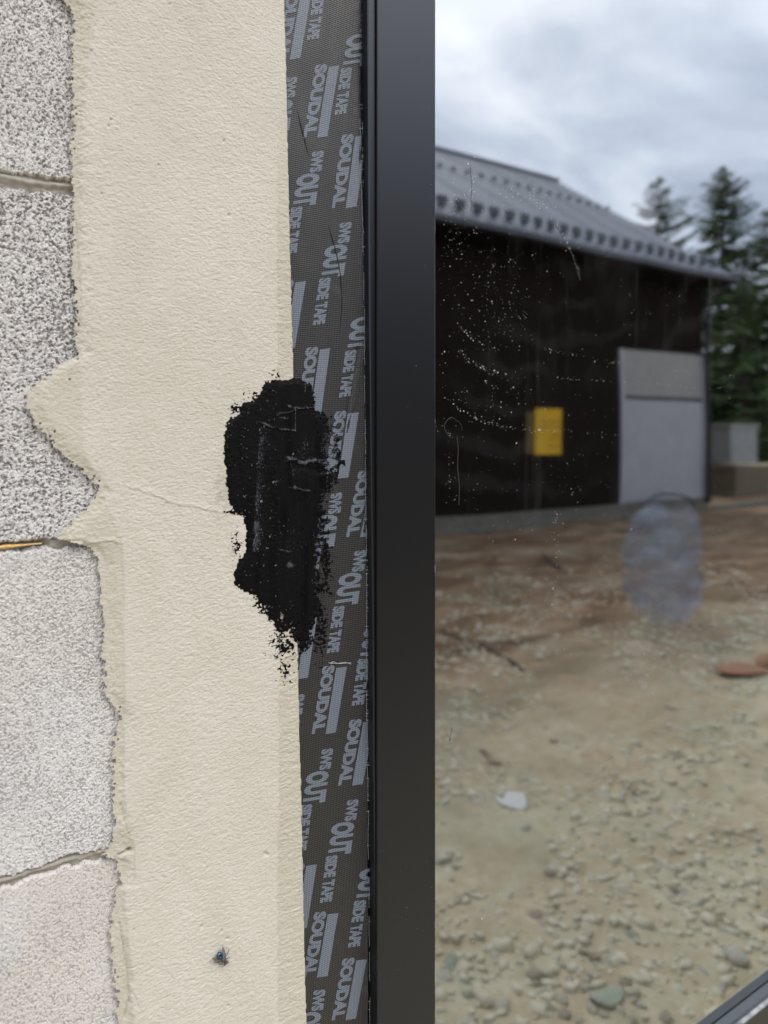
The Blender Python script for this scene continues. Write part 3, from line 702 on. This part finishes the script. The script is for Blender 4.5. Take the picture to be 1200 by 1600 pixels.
# trowel ridges and the wrinkled fold
def rdg(pl, wd, hgt):
    return hgt*np.exp(-(seg_d(px, py+(fbm(px/6, py/6, 106, 3)-.5)*6, pl)/wd)**2)
tz += rdg([(444, 716), (460, 718), (470, 724), (490, 720), (505, 722), (515, 728)], 2.4, .0016)*fbm(px/5, py/4, 111, 3, .6)*1.3 - rdg([(455, 732), (480, 732), (500, 738), (512, 736)], 4, .0005)
tz += rdg([(400, 660), (425, 668), (458, 674)], 1.3, .0007)+rdg([(458, 638), (458, 674)], 1.0, .0007)+rdg([(456, 638), (490, 637)], 1.0, .0008)+rdg([(428, 648), (450, 644), (490, 632)], 1.0, .0006)
tz += rdg([(448, 762), (460, 766), (470, 764), (482, 768)], 1.1, .0007)+rdg([(458, 640), (459, 800), (462, 980)], 1.4, .0004)
rect = sst(-2, 2, np.minimum.reduce([px-(402-(py-660)*.06), 490-px, py-660-(px-400)*.2, 861-py]))
rect2 = sst(-2, 2, np.minimum.reduce([px-388, 424-px, py-812, 862-py]))
scuff = (.35+1.1*fbm(px/11, py/13, 108, 4, .6))*np.clip(rect*(.10+.75*np.exp(-((px-402+(py-660)*.06)/14)**2)+.5*np.exp(-((px-478)/16)**2-((py-705)/30)**2)) + rect2*.12
                + .9*np.exp(-((px-512)/12)**2-((py-700)/40)**2)+.5*np.exp(-((px-450)/20)**2-((py-730)/20)**2)+ .35*np.exp(-((px-450)/60)**2-((py-880)/70)**2)
                + rdg([(444, 716), (460, 718), (470, 724), (490, 720), (512, 724)], 2.4, 1.6)*sst(.35, .6, fbm(px/4, py/3, 112, 3, .6))+rdg([(455, 760), (482, 768)], .9, 1.5)+rdg([(400, 660), (425, 668), (458, 674)], 1.0, 1.2)
                + rdg([(458, 638), (458, 674)], .8, 1.6)+rdg([(456, 638), (490, 637)], .8, 1.8)+rdg([(428, 648), (450, 644)], .9, 1.2)+rdg([(432, 652), (448, 653)], 1.2, 1.2)+rdg([(476, 597), (475, 612)], .8, 1.2)+rdg([(430, 858), (452, 860)], .8, 1.1)+np.exp(-((px-450)/6)**2-((py-882)/4)**2)*1.5, 0, 2)
patch = link('bitumen_patch', hf('bitumen_patch', X, -(basey+tz), Z, mask, {'scuff': scuff}), M['bitumen'])
tag(patch, 'ragged black bitumen smear over the plaster edge and printed tape', 'bitumen patch')

# ------------------------------------------------------------------ fly
fo = Vector(wp(345, 1492, -.004)); fs = .00042
fly = empty('fly', fo, 'small blue-bellied fly resting on the lower cream plaster', 'fly')
def P2(a, b_, d): x, _, z = wp(a, b_, -.0036); return Vector((x, -.0036-d*fs, z))
def blob(name, a, b_, d, rx, ry, rz, ang, mt, par=fly, seg=12):
    bm = bmesh.new(); bmesh.ops.create_uvsphere(bm, u_segments=seg, v_segments=8, radius=1)
    c_ = P2(a, b_, d)
    Mx = Matrix.Translation(c_) @ Matrix.Rotation(ang, 4, 'Y') @ Matrix.Diagonal((rx*fs, ry*fs, rz*fs, 1))
    bmesh.ops.transform(bm, matrix=Mx, verts=bm.verts); return bm_obj(name, bm, mt, par, True)
mb, nt, b = mat('fly_abdomen', (.02, .05, .10), .25, .8, .5); L(nt, ramp(nt, noise(nt, 900, 3), [(.4, (.004, .01, .02)), (.6, (.05, .14, .24))]), b.inputs['Base Color'])
mt_ = simple('fly_thorax', (.02, .02, .025), (.12, .12, .14), 1400, .5)
mh = simple('fly_head', (.05, .03, .04), (.12, .09, .09), 1500, .4)
blob('abdomen', 341.5, 1490.5, 5, 5.6, 4.5, 6.4, -.6, mb); blob('thorax', 347, 1496.5, 5, 4.6, 4.3, 4.8, -.6, mt_)
hd = blob('head', 351, 1501.5, 4.5, 3.4, 3.0, 2.6, -.6, mh); blob('eye', 353.5, 1500.0, 5.3, 1.4, 1.5, 1.9, -.6, mh, hd, 8); blob('eye', 349, 1504, 5.3, 1.4, 1.5, 1.9, -.6, mh, hd, 8)
mw = bpy.data.materials.new('fly_wing'); mw.use_nodes = True; nt = mw.node_tree; b = nt.nodes['Principled BSDF']; b.inputs['Base Color'].default_value = (.16, .14, .13, 1); b.inputs['Roughness'].default_value = .3; b.inputs['Alpha'].default_value = .55
for pl in ([(349, 1492), (351, 1488), (349, 1481), (346, 1475), (344.5, 1480), (345, 1487)], [(343, 1498), (338, 1499.5), (332, 1498), (328.5, 1494), (332, 1492.5), (338, 1495)]):
    bm = bmesh.new(); vs = [bm.verts.new(P2(a, b_, 7-i*.4 if i < 4 else 5+i*.2)) for i, (a, b_) in enumerate(pl)]
    f = bm.faces.new(vs); r_ = bmesh.ops.extrude_face_region(bm, geom=[f]); bmesh.ops.translate(bm, vec=(0, -.00006, 0), verts=[v for v in r_['geom'] if isinstance(v, bmesh.types.BMVert)])
    bm_obj('wing', bm, mw, fly)
for pl in ([(350, 1495), (354, 1489), (358.5, 1483)], [(351, 1497), (355, 1495), (357.5, 1494)], [(345, 1500), (340, 1502), (334, 1503)], [(347, 1502), (344, 1505), (341, 1506)], [(353, 1501), (356, 1502), (357, 1505)], [(344, 1494), (339, 1496), (336, 1500)]):
    bm = bmesh.new(); tube(bm, [P2(pl[0][0], pl[0][1], 3), P2(pl[1][0], pl[1][1], 3.4), P2(pl[2][0], pl[2][1], .2)], [.00028, .0002, .00011], 5); bm_obj('leg', bm, mt_, fly)

# ------------------------------------------------------------------ the outbuilding across the yard (seen in the pane)
FYB = 2*GP-(CY+8.2)          # its front wall plane
def bx(px, P=8.2): return mirror_pt(px, 700, P).x
xr = bx(1104); xl = -1.5; ze = 4.15
ob = empty('outbuilding', ((xl+xr)/2, FYB, 0), 'long dark boarded outbuilding with grey metal roof across the yard', 'building')
M['board'] = simple('dark_stained_board', (.007, .0045, .0035), (.019, .012, .0095), 6, .85, .001, .1, sc=(6, 6, .5))
M['metal'] = simple('grey_roof_metal', (.13, .14, .165), (.18, .19, .22), 1.5, .42, 0, .5, .3)
M['dmetal'] = mat('dark_gutter_metal', (.05, .055, .07), .45)[0]
M['door'] = simple('pale_grey_door', (.36, .36, .39), (.42, .42, .45), 3, .5)
M['conc'] = simple('concrete', (.11, .105, .085), (.20, .19, .16), 9, .9, .006)
WD = 2*(12.05-8.2)
B('wall_core', M['board'], ob, xl, xr, FYB-WD, FYB-.03, -.2, ze+.1)
dxl, dxr = bx(975), bx(1099)
x = xl; dz = 2.86
bmB = bmesh.new(); box(bmB, -.081, .081, -.03, 0, .22, ze, bev=.004); meB = bpy.data.meshes.new('board'); bmB.to_mesh(meB); bmB.free(); meB.materials.append(M['board'])
bmB = bmesh.new(); box(bmB, -.081, .081, -.03, 0, dz+.12, ze, bev=.004); meB2 = bpy.data.meshes.new('board'); bmB.to_mesh(meB2); bmB.free(); meB2.materials.append(M['board'])
while x < xr-.1:
    over = dxl-.13 < x+.08 < dxr+.1
    o = bpy.data.objects.new('board', meB2 if over else meB); C.objects.link(o); o.parent = ob; o.matrix_parent_inverse = Matrix.Translation(-ob.location)
    o.location = (x+.08, FYB+random.uniform(-.0015, .0015), 0); x += .165
B('plinth', M['conc'], ob, xl-.02, xr+.02, FYB-.05, FYB+.035, -.2, .2)
pitch = math.radians(35); ov = .5
def roofslab(name, y0, z0, y1, z1, th, mt, x0, x1):
    bm = bmesh.new(); vs = []
    for xx in (x0, x1):
        for (yy, zz) in ((y0, z0), (y1, z1), (y1, z1-th), (y0, z0-th)): vs.append(bm.verts.new((xx, yy, zz)))
    for f in ((0, 1, 2, 3), (7, 6, 5, 4), (0, 4, 5, 1), (1, 5, 6, 2), (2, 6, 7, 3), (3, 7, 4, 0)): bm.faces.new([vs[i] for i in f])
    bmesh.ops.recalc_face_normals(bm, faces=bm.faces); return bm_obj(name, bm, mt, ob)
yr = FYB-(12.05-8.2); zr = 1.35+.495*12.05
ye = FYB+ov; zeE = 4.30
rx1 = mirror_pt(1145, 435, 7.7).x
roof = roofslab('roof', ye, zeE, yr, zr, .12, M['metal'], xl-.5, rx1)
roofslab('roof', yr-(ye-yr), zeE, yr-.001, zr, .12, M['metal'], xl-.5, rx1)
B('ridge_cap', M['metal'], ob, xl-.5, rx1+.01, yr-.10, yr+.10, zr-.04, zr+.015)
sl = (zr-zeE)/(yr-ye); ddy = yr-ye
def rp(f): return ye+ddy*f, zeE+(zr-zeE)*f
x = xl-.3; 
bm = bmesh.new(); y0, z0 = rp(.01); y1, z1 = rp(.98)
vs = [bm.verts.new((a, y_, z_+h_)) for a in (-.012, .012) for (y_, z_, h_) in ((y0, z0, .002), (y1, z1, .002), (y1, z1, .010), (y0, z0, .010))]
for f in ((0, 1, 2, 3), (7, 6, 5, 4), (0, 4, 5, 1), (1, 5, 6, 2), (2, 6, 7, 3), (3, 7, 4, 0)): bm.faces.new([vs[i] for i in f])
meS = bpy.data.meshes.new('roof_seam'); bm.to_mesh(meS); bm.free(); meS.materials.append(M['metal'])
def guard_mesh():
    bm = bmesh.new(); box(bm, -.10, .10, -.02, .02, .05, .19); box(bm, -.03, .03, -.10, .03, .0, .06); me_ = bpy.data.meshes.new('snow_guard'); bm.to_mesh(me_); bm.free(); me_.materials.append(M['dmetal']); return me_
meG = guard_mesh(); meG2 = meG.copy(); i = 0
for v in meG.vertices: v.co *= .85
for v in meG2.vertices: v.co *= .42
while x < rx1-.05:
    for nm, me_, fr_ in (('roof_seam', meS, None), ('snow_guard', meG, .07), ('snow_guard', meG, .62)):
        if me_ is meS and i % 3: continue
        if fr_ == .62: me_ = meG2
        o = bpy.data.objects.new(nm, me_); C.objects.link(o); o.parent = ob; o.matrix_parent_inverse = Matrix.Translation(-ob.location)
        o.location = (x, 0, 0) if fr_ is None else (x+.1, rp(fr_)[0], rp(fr_)[1])
    x += .31; i += 1
bm = bmesh.new(); prof = [(0, 0), (.13, 0), (.13, .08), (.12, .08), (.12, .01), (.01, .01), (.01, .06), (0, .06)]
ra = [bm.verts.new((xl-.5, ye+a, zeE-.13+c_)) for a, c_ in prof]; rb_ = [bm.verts.new((rx1, ye+a, zeE-.13+c_)) for a, c_ in prof]
for k in range(8): bm.faces.new((ra[k], ra[(k+1) % 8], rb_[(k+1) % 8], rb_[k]))
bm.faces.new(ra); bm.faces.new(rb_[::-1]); bmesh.ops.recalc_face_normals(bm, faces=bm.faces); bm_obj('gutter', bm, M['dmetal'], ob)
B('soffit', M['board'], ob, xl-.5, rx1-.02, FYB+.001, ye-.01, ze-.02, ze+.03)
bm = bmesh.new()   # gable infill
for xx in (xl+.01, xr-.01):
    vs = [bm.verts.new(c_) for c_ in ((xx, FYB-.03, ze), (xx, FYB-WD, ze), (xx, yr, zr-.15))]; bm.faces.new(vs)
bm_obj('gable', bm, M['board'], ob)
# garage door
dr = B('door_frame', M['door'], ob, dxl-.10, dxl, FYB-.02, FYB+.03, .0, dz)
B('door_frame', M['door'], ob, dxr, dxr+.07, FYB-.02, FYB+.03, .0, dz)
B('door_leaf', M['door'], ob, dxl+.001, dxr-.001, FYB-.02, FYB+.012, .16, 1.98)
B('door_transom', simple('transom_panel', (.30, .295, .29), (.35, .34, .335), 3, .6), ob, dxl+.001, dxr-.001, FYB-.02, FYB+.010, 2.06, dz)
B('door_rail', M['dmetal'], ob, dxl+.001, dxr-.001, FYB-.03, FYB+.004, 1.981, 2.059)
# downpipe at the corner
bm = bmesh.new(); tube(bm, [(xr-.02, FYB+.08, .1), (xr-.02, FYB+.08, ze-.2), (xr-.02, ye, ze)], .045, 8); bm_obj('downpipe', bm, M['dmetal'], ob, True)
# yellow notice board
ysn = empty('yellow_sign', (bx(854), FYB+.02, 1.4), 'small yellow notice fixed to the dark boarded wall of the outbuilding', 'sign')
za_, zb_ = mirror_pt(854, 710, 8.2).z, mirror_pt(854, 638, 8.2).z
ymat = simple('yellow_paint', (.66, .37, .002), (.72, .42, .004), 8, .6)
pl_ = B('plate', ymat, ysn, bx(833.5), bx(875), FYB+.012, FYB+.03, za_, zb_, bev=.004)
B('plate_ghost', mat('dull_yellow', (.10, .062, .008), .6)[0], ysn, bx(820), bx(833.3), FYB+.010, FYB+.022, za_+.02, zb_-.06)  # ghost reflection of the plate in the glazing, painted as a dim strip
for k, (a, wd_) in enumerate(((.28, .9), (.40, .9), (.55, .45), (.65, .45), (.82, .45))):
    z_ = zb_-(zb_-za_)*a; x1_ = bx(873); B('text_line', mat('sign_brown', (.28, .16, .02), .6)[0], ysn, x1_-wd_*(x1_-bx(835)), x1_, FYB+.0302, FYB+.031, z_-.012, z_+.012)
# kerb strip in front
B('kerb', M['conc'], None, xl, xr+4, FYB+.25, FYB+.40, -.1, .07)['kind'] = 'structure'
# bent hose against the door
bm = bmesh.new(); c0 = bx(1018); hp = [(c0+.78*math.cos(t), FYB+.35+.05*math.sin(3*t), (-.02+.36*max(0, math.sin(t))**.7)) for t in [PI*k/16 for k in range(17)]]
tube(bm, hp, .02, 6); tag(bm_obj('hose', bm, mat('black_hose', (.045, .05, .07), .5)[0], None, True), 'dark hose bent in an arc before the pale garage door', 'hose')

# plastic sheet bundle standing in the yard
pb = ground_pt(1040, 985); bw = .56
bm = bmesh.new(); seg, lev = 28, 22; prof = [(0, .12), (.05, .17), (.10, .20), (.16, .29), (.3, .33), (.6, .33), (.85, .31), (.95, .28), (1.0, .20)]
ring = []
for j in range(lev):
    f = j/(lev-1); r_ = float(np.interp(f, [p[0] for p in prof], [p[1] for p in prof])); rr = []
    for k in range(seg):
        t = 2*PI*k/seg; q_ = r_*(1+.13*math.sin(3*t+f*5)+.12*math.sin(5*t+f*13)*math.cos(f*9)+.06*math.sin(11*t-f*17)+random.uniform(-.035, .035))
        rr.append(bm.verts.new((pb.x+.05*(1-f)+q_*math.cos(t), pb.y+q_*.55*math.sin(t), f*.86+.03*math.sin(3*t)*f)))
    ring.append(rr)
for A, Bq in zip(ring, ring[1:]):
    for k in range(seg): bm.faces.new((A[k], A[(k+1) % seg], Bq[(k+1) % seg], Bq[k]))
bm.faces.new(ring[-1])
mpz = bpy.data.materials.new('grey_film'); mpz.use_nodes = True; nt = mpz.node_tree; b = nt.nodes['Principled BSDF']
L(nt, ramp(nt, noise(nt, 6, 5, .6, sc=(.6, .6, 3)), [(.35, (.20, .24, .34)), (.65, (.42, .48, .60))]), b.inputs['Base Color']); b.inputs['Roughness'].default_value = .45
lw = N(nt, 'ShaderNodeLayerWeight'); lw.inputs[0].default_value = .5      # thin film: veiling strongest where seen square on
al = math_(nt, 'MULTIPLY', math_(nt, 'SUBTRACT', 1, lw.outputs['Facing']), ramp(nt, noise(nt, 4, 4, .6, sc=(.8, .8, 2.2)), [(.36, (.25,)*3), (.62, (.75,)*3)]))
L(nt, al, b.inputs['Alpha'])
tag(bm_obj('plastic_bag', bm, mpz, None, True), 'half-transparent blue-grey plastic sack standing on the brown soil', 'bag')

# scraps on the ground
def scrap(px, py, sz, m1, name, label, cat, flat=1.0, rot=0, st_=(1, 1, 1)):
    p = ground_pt(px, py); me_ = stone_mesh(px); me_.materials.append(m1); o = bpy.data.objects.new(name, me_); C.objects.link(o)
    o.location = (p.x, p.y, ground_z(p.x, p.y)+sz*st_[2]*.15); o.scale = (sz*st_[0], sz*st_[1], sz*st_[2]); o.rotation_euler = (0, 0, rot); tag(o, label, cat); return o
scrap(800, 1258, .085, simple('pale_rock', (.55, .57, .55), (.72, .73, .70), 20, .9, .004), 'rock', 'whitish jagged rock lying alone on greenish gravel', 'rock', st_=(1, .9, .25))
scrap(952, 1580, .07, stone_mats[2], 'rock', 'round green-grey rock at the bottom of the mirrored gravel', 'rock', st_=(1.1, 1, .45))
scrap(1150, 1490, .05, stone_mats[1], 'rock', 'small blue-grey rock just above the window sill reflection', 'rock')
scrap(1155, 1052, .20, simple('terracotta', (.26, .12, .065), (.38, .22, .14), 12, .9, .006), 'clay_slab', 'orange-brown clay slab half sunk in the yard soil', 'clay slab', st_=(1.1, .8, .16), rot=.3)
scrap(1196, 1042, .17, bpy.data.materials['terracotta'], 'clay_slab', 'orange clay lump at the right edge behind the flatter slab', 'clay slab', st_=(1.2, .6, .4), rot=-.3)
wood = simple('weathered_wood', (.22, .18, .12), (.36, .31, .22), 14, .85, .002, sc=(1, 8, 8)); dwood = simple('wet_wood', (.05, .035, .025), (.10, .07, .05), 14, .85, .002)
for (a, b_, c_, d_, r_, mt2, lab) in ((748, 1170, 786, 1202, .012, wood, 'short pale stick lying on the fine gravel'), (690, 985, 822, 1054, .013, dwood, 'long dark branch lying on the brown soil'), (845, 868, 878, 892, .02, dwood, 'short dark stick poking from the far soil'), (905, 1490, 945, 1512, .008, wood, 'thin pale splinter among the nearest stones')):
    p, q_ = ground_pt(a, b_), ground_pt(c_, d_); bm = bmesh.new(); md = (p+q_)/2
    pts = [Vector((p.x*(1-s)+q_.x*s+.012*math.sin(s*7), p.y*(1-s)+q_.y*s+.012*math.sin(s*5), ground_z(p.x*(1-s)+q_.x*s, p.y*(1-s)+q_.y*s)+r_*.6)) for s in [k/6 for k in range(7)]]
    tube(bm, pts, [r_*.5]+[r_]*5+[r_*.4], 6); tag(bm_obj('stick', bm, mt2, None, True), lab, 'stick')

# stacked boards and white crate right of the building
def yard(px, P): return mirror_pt(px, 700, P)
p = yard(1134, 9.6)
cr = empty('crate', (p.x, p.y, 0), 'pale grey crate standing under the conifers beside the outbuilding', 'crate')
cm = simple('crate_grey', (.28, .29, .29), (.36, .37, .37), 6, .7)
B('box_body', cm, cr, p.x-.45, p.x+.45, p.y-.4, p.y+.4, .75, 1.55)
B('lid', cm, cr, p.x-.48, p.x+.48, p.y-.43, p.y+.43, 1.551, 1.62)
ps = empty('board_stack', (p.x+1, p.y+.5, 0), 'stack of weathered pale planks beside the outbuilding corner', 'board stack')
for k in range(7):
    B('plank', wood, ps, p.x-.6+random.uniform(0, .2), p.x+2.8+random.uniform(0, .3), p.y-.5, p.y+.5, k*.105, k*.105+.06)
    if k < 6:
        B('batten', dwood, ps, p.x, p.x+.1, p.y-.45, p.y+.45, k*.105+.061, k*.105+.104); B('batten', dwood, ps, p.x+2, p.x+2.1, p.y-.45, p.y+.45, k*.105+.061, k*.105+.104)

# ------------------------------------------------------------------ conifers beyond
bark = simple('spruce_bark', (.06, .045, .035), (.11, .085, .065), 12, .9, .01)
ndl = simple('spruce_needles', (.03, .062, .016), (.11, .175, .05), 2.2, .7)
def conifer(name, x, y, h, R, label, seed, dens=1.0):
    r = random.Random(seed); t = empty(name, (x, y, 0), label, 'tree', 'conifers beyond the yard')
    bm = bmesh.new(); lean = r.uniform(-.02, .02)
    tube(bm, [(x+lean*z, y, z) for z in (-.2, h*.3, h*.6, h*.85, h)], [h*.02, h*.014, h*.009, h*.004, .008], 7); bm_obj('trunk', bm, bark, t, True)
    Vs, Fs = [], []; z = h*.08
    bmb = bmesh.new()
    while z < h*.985:
        f = 1-z/h; rad = R*(f**.8)*r.uniform(.75, 1.15)+.06
        for k in range(r.choice([5, 6, 7])):
            a = r.uniform(0, 6.28); rl = rad*r.uniform(.6, 1.12); d = Vector((math.cos(a), math.sin(a), 0)); up = .35 if f < .25 else .05
            P0 = Vector((x+lean*z, y, z)); tip = P0+d*rl+Vector((0, 0, rl*(up-.18*f))); mid = (P0+tip)/2-Vector((0, 0, rl*.10))
            tube(bmb, [P0, mid, tip], [.018+.01*f, .012, .004], 3, False)
            ns = max(5, int(rl*13*dens))
            for q in range(ns):
                s = (q+r.random())/ns; s = .12+.88*s; c = P0.lerp(mid, s*2) if s < .5 else mid.lerp(tip, s*2-1)
                for sd in (-1, 1):
                    ln = (.13+.30*rl*.4*(1-s))*r.uniform(.7, 1.3); sdv_ = Vector((-d.y, d.x, 0))*sd
                    e1 = c+sdv_*ln*.8+d*ln*.55-Vector((0, 0, ln*r.uniform(.05, .55))); wv = (d*.5-sdv_*.3+Vector((0, 0, r.uniform(-.7, .7)))).normalized()*ln*.20
                    n0 = len(Vs); Vs += [c-wv*.4, e1-wv*.5, e1+wv*.5, c+wv*.6]; Fs.append((n0, n0+1, n0+2, n0+3))
        z += (.20+.16*f)*(.7+.3*r.random())/dens**.3
    bm_obj('branches', bmb, bark, t)
    link('crown', np_mesh('crown', [v[:] for v in Vs], Fs), ndl, t)
def tree_at(px, ytop, P, R, label, seed, dens=1.0):
    p = mirror_pt(px, ytop, P); conifer('conifer', p.x, p.y, p.z, R, label, seed, dens)
tree_at(1034, 278, 17, 4.8, 'thin sparse conifer rising just behind the roof end', 1, 1.1)
tree_at(1122, 255, 14.5, 4.4, 'tallest pointed conifer right of the roof corner', 2, 1.5)
tree_at(1208, 320, 12.5, 3.6, 'dense dark conifer at the right edge of the mirrored view', 3, 1.6)
tree_at(1163, 440, 11.8, 2.2, 'short bushy conifer before the two tall ones', 4, 1.3)
tree_at(1290, 300, 15, 3, 'conifer standing apart beyond the planks to the right', 5, .9)
tree_at(1085, 400, 19.5, 2.6, 'dark conifer filling the gap between roof end and tallest tree', 6, 1.0)
tree_at(1225, 420, 18, 3.2, 'broad conifer at the back of the group', 7, .9)
tree_at(1180, 400, 21, 3.4, 'farthest conifer low behind the tall pointed one', 8, .9)

# distant wood closing the horizon
Vs, Fs = [], []; r = random.Random(5)
for i in range(1400):
    a = r.uniform(0, 2*PI); d = r.uniform(70, 120); x, y = d*math.cos(a), d*math.sin(a); h = r.uniform(6, 11); n0 = len(Vs); R = r.uniform(1.6, 2.6); lv = 6
    for k in range(lv):
        z0 = h*(.05+.9*k/lv); rr = R*(1-k/lv)
        b0 = len(Vs)
        for q in range(7):
            t = 2*PI*q/7+k; Vs.append((x+rr*r.uniform(.6, 1.1)*math.cos(t), y+rr*r.uniform(.6, 1.1)*math.sin(t), z0))
        Vs.append((x, y, z0+h*.28)); Fs += [(b0+q, b0+(q+1) % 7, b0+7) for q in range(7)]
tag(link('distant_wood', np_mesh('distant_wood', Vs, Fs), ndl), 'far dark conifer wood closing the horizon round the yard', 'wood', kind='stuff')
